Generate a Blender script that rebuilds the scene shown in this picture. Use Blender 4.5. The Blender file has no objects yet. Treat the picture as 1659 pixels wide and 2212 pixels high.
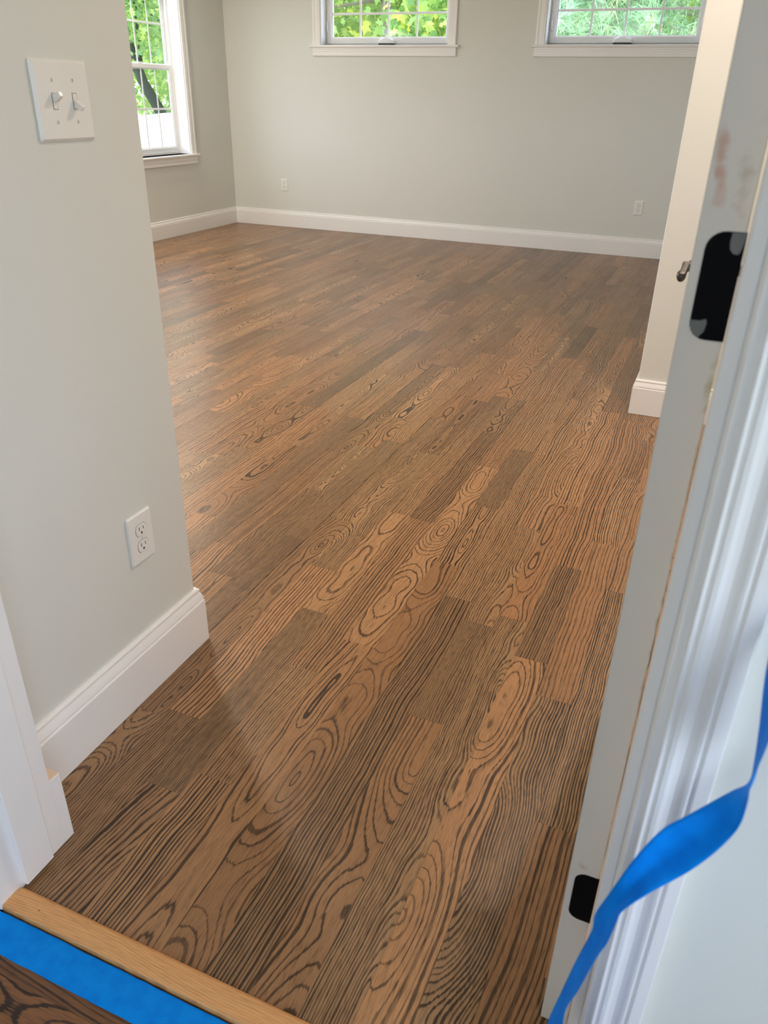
import bpy, bmesh, math, random
import numpy as np
from mathutils import Vector, Matrix

random.seed(7)
RNG = np.random.default_rng(11)
scene = bpy.context.scene
COL = scene.collection

# ------------------------------------------------------------------ camera
CAM_H = 1.25
CR = Vector((0.92019937, 0.39099756, 0.01881552))     # right
CU = Vector((-0.20053115, 0.42957263, 0.88048544))    # up
CF = Vector((-0.33618502, 0.81399525, -0.47369966))   # forward
cam_data = bpy.data.cameras.new('camera')
cam = bpy.data.objects.new('camera', cam_data)
COL.objects.link(cam)
cam_data.sensor_fit = 'HORIZONTAL'
cam_data.sensor_width = 36.0
cam_data.lens = 36.0 * 1674.94 / 1659.0
cam_data.clip_start = 0.02
cam_data.clip_end = 300
cam.matrix_world = Matrix((
    (CR.x, CU.x, -CF.x, 0.0),
    (CR.y, CU.y, -CF.y, 0.0),
    (CR.z, CU.z, -CF.z, CAM_H),
    (0, 0, 0, 1)))
cam_data.dof.use_dof = True
cam_data.dof.focus_distance = 2.6
cam_data.dof.aperture_fstop = 12.0
scene.camera = cam

# ------------------------------------------------------------------ overcast sky, exposure
world = bpy.data.worlds.new('sky')
scene.world = world
world.use_nodes = True
wn = world.node_tree.nodes
wn['Background'].inputs['Color'].default_value = (0.73, 0.80, 1.0, 1)
wn['Background'].inputs['Strength'].default_value = 5.0
vs = scene.view_settings
vs.view_transform = 'Standard'
vs.look = 'None'
vs.gamma = 1.0
vs.use_curve_mapping = False
vs.exposure = 0.52
cy = scene.cycles
cy.use_adaptive_sampling = True
cy.adaptive_threshold = 0.035
cy.use_denoising = True
cy.max_bounces = 7
cy.diffuse_bounces = 5
cy.glossy_bounces = 3
cy.transmission_bounces = 4
cy.transparent_max_bounces = 12
cy.caustics_reflective = False
cy.caustics_refractive = False
ROOM_FILL_W = 14.0
PASSAGE_LAMP_W = 21.0

# ------------------------------------------------------------------ materials
def new_mat(name):
    m = bpy.data.materials.new(name)
    m.use_nodes = True
    return m, m.node_tree.nodes, m.node_tree.links, m.node_tree.nodes['Principled BSDF']

def paint(name, col, rough=0.5, bump=0.0, bscale=300, var=0.02, spec=0.5, metal=0.0):
    m, n, l, b = new_mat(name)
    b.inputs['Roughness'].default_value = rough
    b.inputs['Specular IOR Level'].default_value = spec
    b.inputs['Metallic'].default_value = metal
    tc = n.new('ShaderNodeNewGeometry')
    nz = n.new('ShaderNodeTexNoise'); nz.inputs['Scale'].default_value = 2.5; nz.inputs['Detail'].default_value = 2
    l.new(tc.outputs['Position'], nz.inputs['Vector'])
    mx = n.new('ShaderNodeMix'); mx.data_type = 'RGBA'
    mx.inputs[6].default_value = (*[c * (1 - var) for c in col], 1)
    mx.inputs[7].default_value = (*[min(1, c * (1 + var)) for c in col], 1)
    l.new(nz.outputs['Fac'], mx.inputs[0])
    l.new(mx.outputs[2], b.inputs['Base Color'])
    if bump:
        n2 = n.new('ShaderNodeTexNoise'); n2.inputs['Scale'].default_value = bscale; n2.inputs['Detail'].default_value = 2
        l.new(tc.outputs['Position'], n2.inputs['Vector'])
        bp = n.new('ShaderNodeBump'); bp.inputs['Strength'].default_value = bump; bp.inputs['Distance'].default_value = 0.001
        l.new(n2.outputs['Fac'], bp.inputs['Height'])
        l.new(bp.outputs['Normal'], b.inputs['Normal'])
    return m

M = {}
M['wall'] = paint('wall_paint', (0.730, 0.744, 0.695), 0.6, 0.12, 260, 0.012)
M['ceiling'] = paint('ceiling_paint', (0.85, 0.84, 0.81), 0.8)
M['trim'] = paint('trim_paint', (0.895, 0.885, 0.865), 0.32, 0.03, 90, 0.012)
M['vinyl'] = paint('window_vinyl', (0.92, 0.94, 0.95), 0.35)
M['plastic'] = paint('plate_plastic', (0.85, 0.845, 0.805), 0.28)
M['slot'] = paint('slot_dark', (0.025, 0.02, 0.018), 0.6)
M['black'] = paint('hinge_black', (0.002, 0.002, 0.003), 0.55, spec=0.08)
M['mid_grey'] = paint('hinge_grey', (0.13, 0.145, 0.14), 0.6, var=0.5)
M['bronze'] = paint('lever_metal', (0.10, 0.085, 0.08), 0.4, metal=0.7)
M['screw'] = paint('screw_metal', (0.03, 0.03, 0.035), 0.3, metal=0.8)
M['barewood'] = paint('bare_wood', (0.80, 0.60, 0.45), 0.7)
M['subfloor'] = paint('subfloor_board', (0.03, 0.018, 0.01), 0.9)
M['bark_grey'] = paint('bark_grey', (0.36, 0.30, 0.26), 0.9, 0.5, 25, 0.35)
M['bark_dark'] = paint('bark_dark', (0.05, 0.06, 0.05), 0.9, 0.5, 25, 0.35)
M['crank_dark'] = paint('crank_shadow_gap', (0.03, 0.03, 0.035), 0.6)

# painter's tape: matt crepe paper
def tape_mat():
    m, n, l, b = new_mat('painters_tape_paper')
    b.inputs['Roughness'].default_value = 0.62
    b.inputs['Specular IOR Level'].default_value = 0.15
    g = n.new('ShaderNodeNewGeometry')
    nz = n.new('ShaderNodeTexNoise'); nz.inputs['Scale'].default_value = 45; nz.inputs['Detail'].default_value = 4
    l.new(g.outputs['Position'], nz.inputs['Vector'])
    r = n.new('ShaderNodeValToRGB')
    r.color_ramp.elements[0].position = 0.25; r.color_ramp.elements[0].color = (0.000, 0.25, 0.86, 1)
    r.color_ramp.elements[1].position = 0.6; r.color_ramp.elements[1].color = (0.001, 0.33, 0.97, 1)
    l.new(nz.outputs['Fac'], r.inputs['Fac']); l.new(r.outputs['Color'], b.inputs['Base Color'])
    n2 = n.new('ShaderNodeTexNoise'); n2.inputs['Scale'].default_value = 400
    l.new(g.outputs['Position'], n2.inputs['Vector'])
    bp = n.new('ShaderNodeBump'); bp.inputs['Strength'].default_value = 0.15; bp.inputs['Distance'].default_value = 0.0006
    l.new(n2.outputs['Fac'], bp.inputs['Height']); l.new(bp.outputs['Normal'], b.inputs['Normal'])
    # thin paper lets a little light through
    tr = n.new('ShaderNodeBsdfTranslucent'); tr.inputs['Color'].default_value = (0.0, 0.30, 0.95, 1)
    mx = n.new('ShaderNodeMixShader'); mx.inputs['Fac'].default_value = 0.25
    l.new(b.outputs['BSDF'], mx.inputs[1]); l.new(tr.outputs['BSDF'], mx.inputs[2])
    l.new(mx.outputs['Shader'], n['Material Output'].inputs['Surface'])
    return m
M['tape'] = tape_mat()

def glass_mat():
    m = bpy.data.materials.new('window_glass'); m.use_nodes = True
    n, l = m.node_tree.nodes, m.node_tree.links
    n.remove(n['Principled BSDF'])
    t = n.new('ShaderNodeBsdfTransparent'); t.inputs['Color'].default_value = (0.93, 0.96, 0.95, 1)
    g = n.new('ShaderNodeBsdfGlossy'); g.inputs['Roughness'].default_value = 0.02
    lw = n.new('ShaderNodeLayerWeight'); lw.inputs['Blend'].default_value = 0.5
    pw = n.new('ShaderNodeMath'); pw.operation = 'POWER'; pw.inputs[1].default_value = 5.0
    l.new(lw.outputs['Facing'], pw.inputs[0])
    f = n.new('ShaderNodeMath'); f.operation = 'MULTIPLY_ADD'; f.inputs[1].default_value = 0.9; f.inputs[2].default_value = 0.03
    l.new(pw.outputs[0], f.inputs[0])
    x = n.new('ShaderNodeMixShader')
    l.new(f.outputs[0], x.inputs['Fac']); l.new(t.outputs['BSDF'], x.inputs[1]); l.new(g.outputs['BSDF'], x.inputs[2])
    l.new(x.outputs['Shader'], n['Material Output'].inputs['Surface'])
    return m
M['glass'] = glass_mat()

def leaf_mat(name, cols, trans=0.55, rough=0.5):
    m, n, l, b = new_mat(name)
    at = n.new('ShaderNodeAttribute'); at.attribute_name = 'tone'
    r = n.new('ShaderNodeValToRGB')
    els = r.color_ramp.elements
    while len(els) < len(cols): els.new(0.5)
    for i, c in enumerate(cols):
        els[i].position = i / (len(cols) - 1); els[i].color = (*c, 1)
    l.new(at.outputs['Fac'], r.inputs['Fac'])
    l.new(r.outputs['Color'], b.inputs['Base Color'])
    b.inputs['Roughness'].default_value = rough
    tr = n.new('ShaderNodeBsdfTranslucent')
    l.new(r.outputs['Color'], tr.inputs['Color'])
    mx = n.new('ShaderNodeMixShader'); mx.inputs['Fac'].default_value = trans
    l.new(b.outputs['BSDF'], mx.inputs[1]); l.new(tr.outputs['BSDF'], mx.inputs[2])
    l.new(mx.outputs['Shader'], n['Material Output'].inputs['Surface'])
    return m
M['maple_leaf'] = leaf_mat('maple_leaf', [(0.20, 0.38, 0.15), (0.36, 0.56, 0.17), (0.62, 0.74, 0.20), (0.92, 0.82, 0.10)])
M['green_leaf'] = leaf_mat('green_leaf', [(0.18, 0.34, 0.15), (0.32, 0.52, 0.17), (0.55, 0.70, 0.20), (0.78, 0.80, 0.22)])
M['needle'] = leaf_mat('pine_needle', [(0.26, 0.44, 0.27), (0.40, 0.60, 0.36), (0.56, 0.74, 0.45), (0.80, 0.80, 0.42)], 0.25)

def ground_mat(name, a, bcol, scale):
    m, n, l, b = new_mat(name)
    b.inputs['Roughness'].default_value = 0.95
    g = n.new('ShaderNodeNewGeometry')
    nz = n.new('ShaderNodeTexNoise'); nz.inputs['Scale'].default_value = scale; nz.inputs['Detail'].default_value = 6
    l.new(g.outputs['Position'], nz.inputs['Vector'])
    r = n.new('ShaderNodeValToRGB')
    r.color_ramp.elements[0].position = 0.30; r.color_ramp.elements[0].color = (*a, 1)
    r.color_ramp.elements[1].position = 0.52; r.color_ramp.elements[1].color = (*bcol, 1)
    l.new(nz.outputs['Fac'], r.inputs['Fac']); l.new(r.outputs['Color'], b.inputs['Base Color'])
    bp = n.new('ShaderNodeBump'); bp.inputs['Strength'].default_value = 0.6; bp.inputs['Distance'].default_value = 0.05
    l.new(nz.outputs['Fac'], bp.inputs['Height']); l.new(bp.outputs['Normal'], b.inputs['Normal'])
    return m
M['yard'] = ground_mat('yard_ground', (0.20, 0.22, 0.10), (0.35, 0.34, 0.22), 1.2)
M['mound'] = ground_mat('mound_gravel', (0.13, 0.11, 0.075), (0.80, 0.78, 0.74), 1.1)

# stained oak: rings of a log cut by the board, seen in board coordinates (attribute 'bw' = across, along, seed)
def oak(name, light, dark, rough=0.30, contrast=1.0, ring=1.0, tonevar=0.45):
    m, n, l, b = new_mat(name)
    def math_(op, a, c=None, d=None, clamp=False):
        x = n.new('ShaderNodeMath'); x.operation = op; x.use_clamp = clamp
        for i, v in enumerate((a, c, d)):
            if v is None: continue
            if isinstance(v, (int, float)): x.inputs[i].default_value = v
            else: l.new(v, x.inputs[i])
        return x.outputs[0]
    def comb(a, c, d):
        x = n.new('ShaderNodeCombineXYZ')
        for i, v in enumerate((a, c, d)):
            if isinstance(v, (int, float)): x.inputs[i].default_value = v
            else: l.new(v, x.inputs[i])
        return x.outputs[0]
    def noise(vec, scale=1.0, detail=2.0, rgh=0.5):
        x = n.new('ShaderNodeTexNoise'); x.inputs['Scale'].default_value = scale
        x.inputs['Detail'].default_value = detail; x.inputs['Roughness'].default_value = rgh
        l.new(vec, x.inputs['Vector']); return x.outputs['Fac']
    a1 = n.new('ShaderNodeAttribute'); a1.attribute_name = 'bw'
    sp = n.new('ShaderNodeSeparateXYZ'); l.new(a1.outputs['Vector'], sp.inputs[0])
    U, V, S = sp.outputs
    a2 = n.new('ShaderNodeAttribute'); a2.attribute_name = 'tone'
    st = n.new('ShaderNodeSeparateColor'); l.new(a2.outputs['Color'], st.inputs[0])
    R1, R2, R3 = st.outputs
    # log centre offset x0 and depth D
    nx = noise(comb(0.0, math_('MULTIPLY', V, 1.9), S), 1.0, 2.0)
    u = math_('SUBTRACT', R2, 0.5)
    u3 = math_('MULTIPLY', math_('MULTIPLY', u, math_('ABSOLUTE', u)), 0.95)
    x0 = math_('ADD', u3, math_('MULTIPLY', math_('SUBTRACT', nx, 0.5), 0.055))
    nd = noise(comb(3.7, math_('MULTIPLY', V, 1.15), S), 1.0, 3.0, 0.5)
    D = math_('ADD', math_('MULTIPLY', math_('SUBTRACT', nd, 0.5), 0.36), math_('MULTIPLY', math_('SUBTRACT', R1, 0.5), 0.06))
    dx = math_('SUBTRACT', U, x0)
    rr0 = rr = math_('SQRT', math_('ADD', math_('MULTIPLY', dx, dx), math_('MULTIPLY', D, D)))
    wob = noise(comb(math_('MULTIPLY', U, 22.0), math_('MULTIPLY', V, 3.6), S), 1.0, 3.0)
    jag = noise(comb(math_('MULTIPLY', U, 330.0), math_('MULTIPLY', V, 13.0), S), 1.0, 2.0)
    rr = math_('ADD', rr, math_('ADD', math_('MULTIPLY', wob, 0.0085), math_('MULTIPLY', jag, 0.0030)))
    spacing = math_('ADD', 0.0045 * ring, math_('MULTIPLY', R3, 0.0065 * ring))
    nr_ = noise(comb(math_('MULTIPLY', rr, 75.0), 1.7, S), 1.0, 2.0)
    pha = math_('ADD', math_('DIVIDE', rr, spacing), math_('MULTIPLY', nr_, 1.6))
    ph = math_('FRACT', pha)
    wnz = n.new('ShaderNodeTexWhiteNoise'); wnz.noise_dimensions = '2D'
    l.new(comb(math_('FLOOR', pha), S, 0.0), wnz.inputs['Vector'])
    ringamp = math_('ADD', 0.66, math_('MULTIPLY', wnz.outputs['Value'], 0.5))
    # a ring's dark early wood keeps about the same width however the board cuts it
    gx = math_('DIVIDE', math_('ABSOLUTE', dx), math_('ADD', rr0, 0.0005))
    gy = math_('MULTIPLY', math_('DIVIDE', math_('ABSOLUTE', D), math_('ADD', rr0, 0.0005)), 0.20)
    grad = math_('DIVIDE', math_('ADD', gx, gy), spacing)
    bw_ = math_('MINIMUM', 0.50, math_('ADD', 0.05, math_('MULTIPLY', grad, 0.0025)))
    edge = n.new('ShaderNodeMapRange'); edge.interpolation_type = 'SMOOTHSTEP'
    l.new(ph, edge.inputs[0]); l.new(math_('MULTIPLY', bw_, 0.70), edge.inputs[1]); l.new(math_('MULTIPLY', bw_, 1.35), edge.inputs[2])
    edge.inputs[3].default_value = 1.0; edge.inputs[4].default_value = 0.0
    lead = n.new('ShaderNodeMapRange'); lead.interpolation_type = 'SMOOTHSTEP'
    l.new(ph, lead.inputs[0]); lead.inputs[1].default_value = 0.97; lead.inputs[2].default_value = 1.0
    lead.inputs[3].default_value = 0.0; lead.inputs[4].default_value = 0.8
    soft = math_('MULTIPLY', math_('POWER', math_('SUBTRACT', 1.0, ph), 3.0), 0.22)
    band = math_('MAXIMUM', math_('MAXIMUM', edge.outputs[0], lead.outputs[0]), soft)
    # open pores: short fine streaks along the board
    po = noise(comb(math_('MULTIPLY', U, 900.0), math_('MULTIPLY', V, 34.0), S), 1.0, 1.0)
    pores = math_('MULTIPLY', math_('SUBTRACT', po, 0.52), 6.0, clamp=True)
    st2 = noise(comb(math_('MULTIPLY', U, 190.0), math_('MULTIPLY', V, 5.0), S), 1.0, 2.0)
    streak = math_('MULTIPLY', math_('SUBTRACT', st2, 0.45), 2.2, clamp=True)
    blot = noise(comb(math_('MULTIPLY', U, 9.0), math_('MULTIPLY', V, 3.0), S), 1.0, 2.0)
    # boards cut far from the heart show fine, fainter lines
    R4 = math_('FRACT', math_('MULTIPLY', R1, 7.31))
    R5 = math_('FRACT', math_('MULTIPLY', R2, 9.17))
    d1 = math_('MULTIPLY', math_('MULTIPLY', band, ringamp), math_('MULTIPLY', math_('ADD', 0.55, math_('MULTIPLY', blot, 0.7)), math_('ADD', 0.70, math_('MULTIPLY', R4, 0.45))))
    dk = math_('ADD', math_('MULTIPLY', d1, 1.0 * contrast),
               math_('ADD', math_('MULTIPLY', pores, 0.48), math_('MULTIPLY', streak, 0.30)), clamp=True)
    # board tone
    tone = math_('ADD', 1.0 - tonevar * 0.5, math_('MULTIPLY', R5, tonevar))
    hue = n.new('ShaderNodeMix'); hue.data_type = 'RGBA'
    hue.inputs[6].default_value = (*light, 1)
    hue.inputs[7].default_value = (light[0] * 1.02, light[1] * 0.88, light[2] * 0.80, 1)
    l.new(R3, hue.inputs[0])
    sc = n.new('ShaderNodeVectorMath'); sc.operation = 'SCALE'
    l.new(hue.outputs[2], sc.inputs[0]); l.new(tone, sc.inputs['Scale'])
    dm = n.new('ShaderNodeMix'); dm.data_type = 'RGBA'
    dm.inputs[7].default_value = (*dark, 1)
    l.new(dk, dm.inputs[0]); l.new(sc.outputs[0], dm.inputs[6])
    l.new(dm.outputs[2], b.inputs['Base Color'])
    b.inputs['Roughness'].default_value = rough
    rgh = math_('ADD', rough, math_('MULTIPLY', blot, 0.10))
    l.new(rgh, b.inputs['Roughness'])
    b.inputs['Specular IOR Level'].default_value = 0.46
    return m
M['oak'] = oak('stained_oak', (0.372, 0.215, 0.103), (0.034, 0.017, 0.008), 0.28)
M['oak_hall'] = oak('hall_oak', (0.22, 0.105, 0.04), (0.03, 0.013, 0.006), 0.25)
M['oak_raw'] = oak('raw_oak', (0.72, 0.41, 0.17), (0.46, 0.22, 0.085), 0.5, 0.35, 0.5, 0.1)

# door edge: grubby painted wood with rusty rubs by the hinges
def door_mat():
    m, n, l, b = new_mat('door_paint')
    b.inputs['Roughness'].default_value = 0.42
    g = n.new('ShaderNodeNewGeometry')
    nz = n.new('ShaderNodeTexNoise'); nz.inputs['Scale'].default_value = 60; nz.inputs['Detail'].default_value = 4
    l.new(g.outputs['Position'], nz.inputs['Vector'])
    col = None
    base = (0.72, 0.70, 0.64, 1)
    prev = None
    spots = [((-0.013, 0.73, 1.192), 0.010, 0.022, (0.55, 0.16, 0.04)), ((-0.018, 0.73, 1.215), 0.006, 0.030, (0.52, 0.20, 0.08)),
             ((0.004, 0.73, 1.20), 0.012, 0.03, (0.38, 0.32, 0.18)), ((-0.008, 0.73, 0.365), 0.012, 0.010, (0.50, 0.32, 0.13)),
             ((0.012, 0.73, 1.03), 0.005, 0.05, (0.45, 0.38, 0.20)), ((0.0145, 0.73, 0.85), 0.003, 0.5, (0.30, 0.25, 0.12))]
    for (c, rx, rz, sc) in spots:
        mp = n.new('ShaderNodeVectorMath'); mp.operation = 'SUBTRACT'; mp.inputs[1].default_value = c
        l.new(g.outputs['Position'], mp.inputs[0])
        dv = n.new('ShaderNodeVectorMath'); dv.operation = 'DIVIDE'; dv.inputs[1].default_value = (rx, 0.05, rz)
        l.new(mp.outputs[0], dv.inputs[0])
        ln = n.new('ShaderNodeVectorMath'); ln.operation = 'LENGTH'; l.new(dv.outputs[0], ln.inputs[0])
        ad = n.new('ShaderNodeMath'); ad.operation = 'MULTIPLY_ADD'; ad.inputs[1].default_value = 2.4; ad.inputs[2].default_value = -0.75
        l.new(nz.outputs['Fac'], ad.inputs[0])
        sm = n.new('ShaderNodeMath'); sm.operation = 'ADD'; l.new(ln.outputs['Value'], sm.inputs[0]); l.new(ad.outputs[0], sm.inputs[1])
        mr = n.new('ShaderNodeMapRange'); mr.inputs[1].default_value = 0.4; mr.inputs[2].default_value = 1.2
        mr.inputs[3].default_value = 0.55; mr.inputs[4].default_value = 0.0
        l.new(sm.outputs[0], mr.inputs[0])
        mx = n.new('ShaderNodeMix'); mx.data_type = 'RGBA'; mx.inputs[7].default_value = (*sc, 1)
        if prev is None: mx.inputs[6].default_value = base
        else: l.new(prev, mx.inputs[6])
        l.new(mr.outputs[0], mx.inputs[0]); prev = mx.outputs[2]
    l.new(prev, b.inputs['Base Color'])
    return m
M['door'] = door_mat()

# ------------------------------------------------------------------ builders
WLOC = {}
def place(o, parent, w):
    w = Vector(w)
    WLOC[o.name] = w
    if parent is not None:
        o.parent = parent
        o.location = w - WLOC[parent.name]
    else:
        o.location = w
    return o

def mesh_obj(name, verts, faces, mat, parent=None, smooth=False, origin=None):
    verts = [Vector(v) for v in verts]
    if origin is None:
        mn = Vector((min(v.x for v in verts), min(v.y for v in verts), min(v.z for v in verts)))
        mx = Vector((max(v.x for v in verts), max(v.y for v in verts), max(v.z for v in verts)))
        origin = Vector(((mn.x + mx.x) / 2, (mn.y + mx.y) / 2, mn.z))
    origin = Vector(origin)
    me = bpy.data.meshes.new(name)
    me.from_pydata([tuple(v - origin) for v in verts], [], faces)
    me.validate()
    if smooth:
        for p in me.polygons: p.use_smooth = True
    me.materials.append(M[mat] if isinstance(mat, str) else mat)
    o = bpy.data.objects.new(name, me)
    COL.objects.link(o)
    place(o, parent, origin)
    return o

def empty(name, loc, parent=None):
    o = bpy.data.objects.new(name, None)
    o.empty_display_size = 0.05
    COL.objects.link(o)
    return place(o, parent, loc)

def tag(o, label=None, cat=None, group=None, kind=None):
    if label: o['label'] = label
    if cat: o['category'] = cat
    if group: o['group'] = group
    if kind: o['kind'] = kind
    return o

def bm_obj(name, bm, mat, parent=None, smooth=False, origin=None):
    bmesh.ops.recalc_face_normals(bm, faces=bm.faces[:])
    bm.verts.index_update()
    vs_ = [v.co.copy() for v in bm.verts]
    fs = [[v.index for v in f.verts] for f in bm.faces]
    bm.free()
    return mesh_obj(name, vs_, fs, mat, parent, smooth, origin)

def box(name, a, b, mat, parent=None, bevel=0.0, seg=1):
    bm = bmesh.new()
    bmesh.ops.create_cube(bm, size=1.0)
    a = Vector(a); b = Vector(b)
    for v in bm.verts:
        v.co = Vector((a.x + (v.co.x + 0.5) * (b.x - a.x), a.y + (v.co.y + 0.5) * (b.y - a.y), a.z + (v.co.z + 0.5) * (b.z - a.z)))
    if bevel:
        bmesh.ops.bevel(bm, geom=bm.edges[:], offset=bevel, segments=seg, affect='EDGES', profile=0.5)
    return bm_obj(name, bm, mat, parent)

def extrude_profile(name, prof, p0, A, B, T, length, mat, parent=None):
    """closed profile (a,b) in axes A,B, run from p0 along T"""
    p0, A, B, T = Vector(p0), Vector(A), Vector(B), Vector(T)
    v = []
    for t in (0, length):
        for a, b in prof: v.append(p0 + A * a + B * b + T * t)
    k = len(prof)
    f = [[i, (i + 1) % k, k + (i + 1) % k, k + i] for i in range(k)]
    f.append(list(range(k))[::-1]); f.append(list(range(k, 2 * k)))
    bm = bmesh.new()
    bv = [bm.verts.new(x) for x in v]
    for q in f: bm.faces.new([bv[i] for i in q])
    return bm_obj(name, bm, mat, parent)

def sweep_wall(name, path, prof, mat, side, parent=None):
    """profile (t out from wall, z) along a 2-D wall path; side=+1: room lies to the left of the path"""
    pts = [Vector((x, y, 0)) for x, y in path]
    k = len(prof)
    nrm = []
    for i in range(len(pts) - 1):
        d = (pts[i + 1] - pts[i]).normalized()
        nrm.append(Vector((-d.y, d.x, 0)) * side)
    v = []
    for i, p in enumerate(pts):
        if i == 0: m = nrm[0]
        elif i == len(pts) - 1: m = nrm[-1]
        else:
            m = nrm[i - 1] + nrm[i]
            m = m / m.dot(nrm[i])
        for t, z in prof: v.append(p + m * t + Vector((0, 0, z)))
    f = []
    for i in range(len(pts) - 1):
        for j in range(k):
            f.append([i * k + j, i * k + (j + 1) % k, (i + 1) * k + (j + 1) % k, (i + 1) * k + j])
    f.append(list(range(k))); f.append([(len(pts) - 1) * k + j for j in range(k)])
    bm = bmesh.new()
    bv = [bm.verts.new(x) for x in v]
    for q in f: bm.faces.new([bv[i] for i in q])
    return bm_obj(name, bm, mat, parent)

def wall_holes(name, axis, c0, c1, u0, u1, z0, z1, holes, mat='wall'):
    """wall slab: axis 'y' -> between y=c0..c1, runs along x; axis 'x' likewise. holes: (ua,ub,za,zb)"""
    us = sorted({u0, u1, *[h[0] for h in holes], *[h[1] for h in holes]})
    zs = sorted({z0, z1, *[h[2] for h in holes], *[h[3] for h in holes]})
    def P(u, c, z): return (u, c, z) if axis == 'y' else (c, u, z)
    idx = {}; verts = []; faces = []
    def V(p):
        key = tuple(round(q, 5) for q in p)
        if key not in idx: idx[key] = len(verts); verts.append(p)
        return idx[key]
    solid = {}
    for i in range(len(us) - 1):
        for j in range(len(zs) - 1):
            um, zm = (us[i] + us[i + 1]) / 2, (zs[j] + zs[j + 1]) / 2
            solid[i, j] = not any(h[0] < um < h[1] and h[2] < zm < h[3] for h in holes)
    for (i, j), s in solid.items():
        if not s: continue
        ua, ub, za, zb = us[i], us[i + 1], zs[j], zs[j + 1]
        for c in (c0, c1):
            faces.append([V(P(ua, c, za)), V(P(ub, c, za)), V(P(ub, c, zb)), V(P(ua, c, zb))])
        for (di, dj, e) in ((-1, 0, ((ua, za), (ua, zb))), (1, 0, ((ub, za), (ub, zb))), (0, -1, ((ua, za), (ub, za))), (0, 1, ((ua, zb), (ub, zb)))):
            if not solid.get((i + di, j + dj), False):
                (p, q), (r, s2) = e
                faces.append([V(P(p, c0, q)), V(P(r, c0, s2)), V(P(r, c1, s2)), V(P(p, c1, q))])
    bm = bmesh.new()
    bv = [bm.verts.new(x) for x in verts]
    for q in faces:
        try: bm.faces.new([bv[i] for i in q])
        except ValueError: pass
    return tag(bm_obj(name, bm, mat), kind='structure')

def tube(bm, pts, radii, seg=8, cap=True):
    rings = []
    up = Vector((0.13, 0.21, 0.97))
    for i, p in enumerate(pts):
        p = Vector(p)
        d = Vector(pts[min(i + 1, len(pts) - 1)]) - Vector(pts[max(i - 1, 0)])
        d.normalize()
        a = d.cross(up)
        if a.length < 0.05: a = d.cross(Vector((1, 0, 0)))
        a.normalize(); b = d.cross(a)
        r = radii[i] if isinstance(radii, (list, tuple)) else radii
        rings.append([bm.verts.new(p + a * math.cos(2 * math.pi * k / seg) * r + b * math.sin(2 * math.pi * k / seg) * r) for k in range(seg)])
    for i in range(len(rings) - 1):
        for k in range(seg):
            bm.faces.new([rings[i][k], rings[i][(k + 1) % seg], rings[i + 1][(k + 1) % seg], rings[i + 1][k]])
    if cap:
        bm.faces.new(rings[0][::-1]); bm.faces.new(rings[-1])

def plate_prism(name, outline, P0, A, B, N, d0, d1, mat, parent, chamfer=0.0):
    """outline (a,b) in plane axes A,B at P0; thickness from d0 to d1 along N, front edge chamfered"""
    P0, A, B, N = Vector(P0), Vector(A), Vector(B), Vector(N)
    k = len(outline)
    ca = sum(p[0] for p in outline) / k; cb = sum(p[1] for p in outline) / k
    rings = []
    def ring(d, inset):
        out = []
        for a, b in outline:
            la, lb = a - ca, b - cb
            L = math.hypot(la, lb)
            f = (L - inset * 1.2) / L if L > 0 else 1
            out.append(P0 + A * (ca + la * f) + B * (cb + lb * f) + N * d)
        return out
    rings.append(ring(d0, 0))
    if chamfer:
        rings.append(ring(d1 - chamfer * 0.8, 0))
        rings.append(ring(d1, chamfer))
    else:
        rings.append(ring(d1, 0))
    bm = bmesh.new()
    br = [[bm.verts.new(p) for p in r] for r in rings]
    for i in range(len(br) - 1):
        for j in range(k):
            bm.faces.new([br[i][j], br[i][(j + 1) % k], br[i + 1][(j + 1) % k], br[i + 1][j]])
    bm.faces.new(br[0][::-1]); bm.faces.new(br[-1])
    return bm_obj(name, bm, mat, parent)

def rrect(w, h, r, seg=4, corners=(1, 1, 1, 1)):
    pts = []
    for ci, (sx, sy, a0) in enumerate(((1, 1, 0), (-1, 1, 90), (-1, -1, 180), (1, -1, 270))):
        if corners[ci] and r > 0:
            for k in range(seg + 1):
                a = math.radians(a0 + 90 * k / seg)
                pts.append((sx * (w / 2 - r) + r * math.cos(a), sy * (h / 2 - r) + r * math.sin(a)))
        else:
            pts.append((sx * w / 2, sy * h / 2))
    return pts

# ================================================================== ROOM SHELL
X_L = -4.941      # far left wall face
Y_B = 7.60        # back wall face
X_S = -1.045      # passage wall with the switch
Y_S = 1.304       # its free end
Y_W = 0.686       # door wall, room face
Y_H = 0.535       # door wall, hall face
Y_P = 3.503       # wall end on the right, front face
X_P = -0.238
H = 2.60
X_JL, X_JR = -0.917, 0.026   # door jamb faces

# window openings
W1 = (5.975, 6.872, 0.712, 2.15)       # left wall: y0,y1,z0,z1
W2 = (-3.8825, -2.622, 1.650, 2.15)    # back wall: x0,x1
W3 = (-1.757, -0.4965, 1.650, 2.15)
W4 = (-0.95, 0.10, 0.90, 2.10)         # hall, behind the camera
W5 = (2.35, 3.95, 0.712, 2.15)         # left wall, unseen behind the passage wall, added for more daylight
W7 = (-1.95, 0.05, 0.55, 2.15)          # hall, right-hand wall, unseen, added to light jamb and passage wall
W6 = (-4.35, -2.35, 0.712, 2.15)       # near wall, left of the passage, unseen, added to light the back wall

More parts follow.
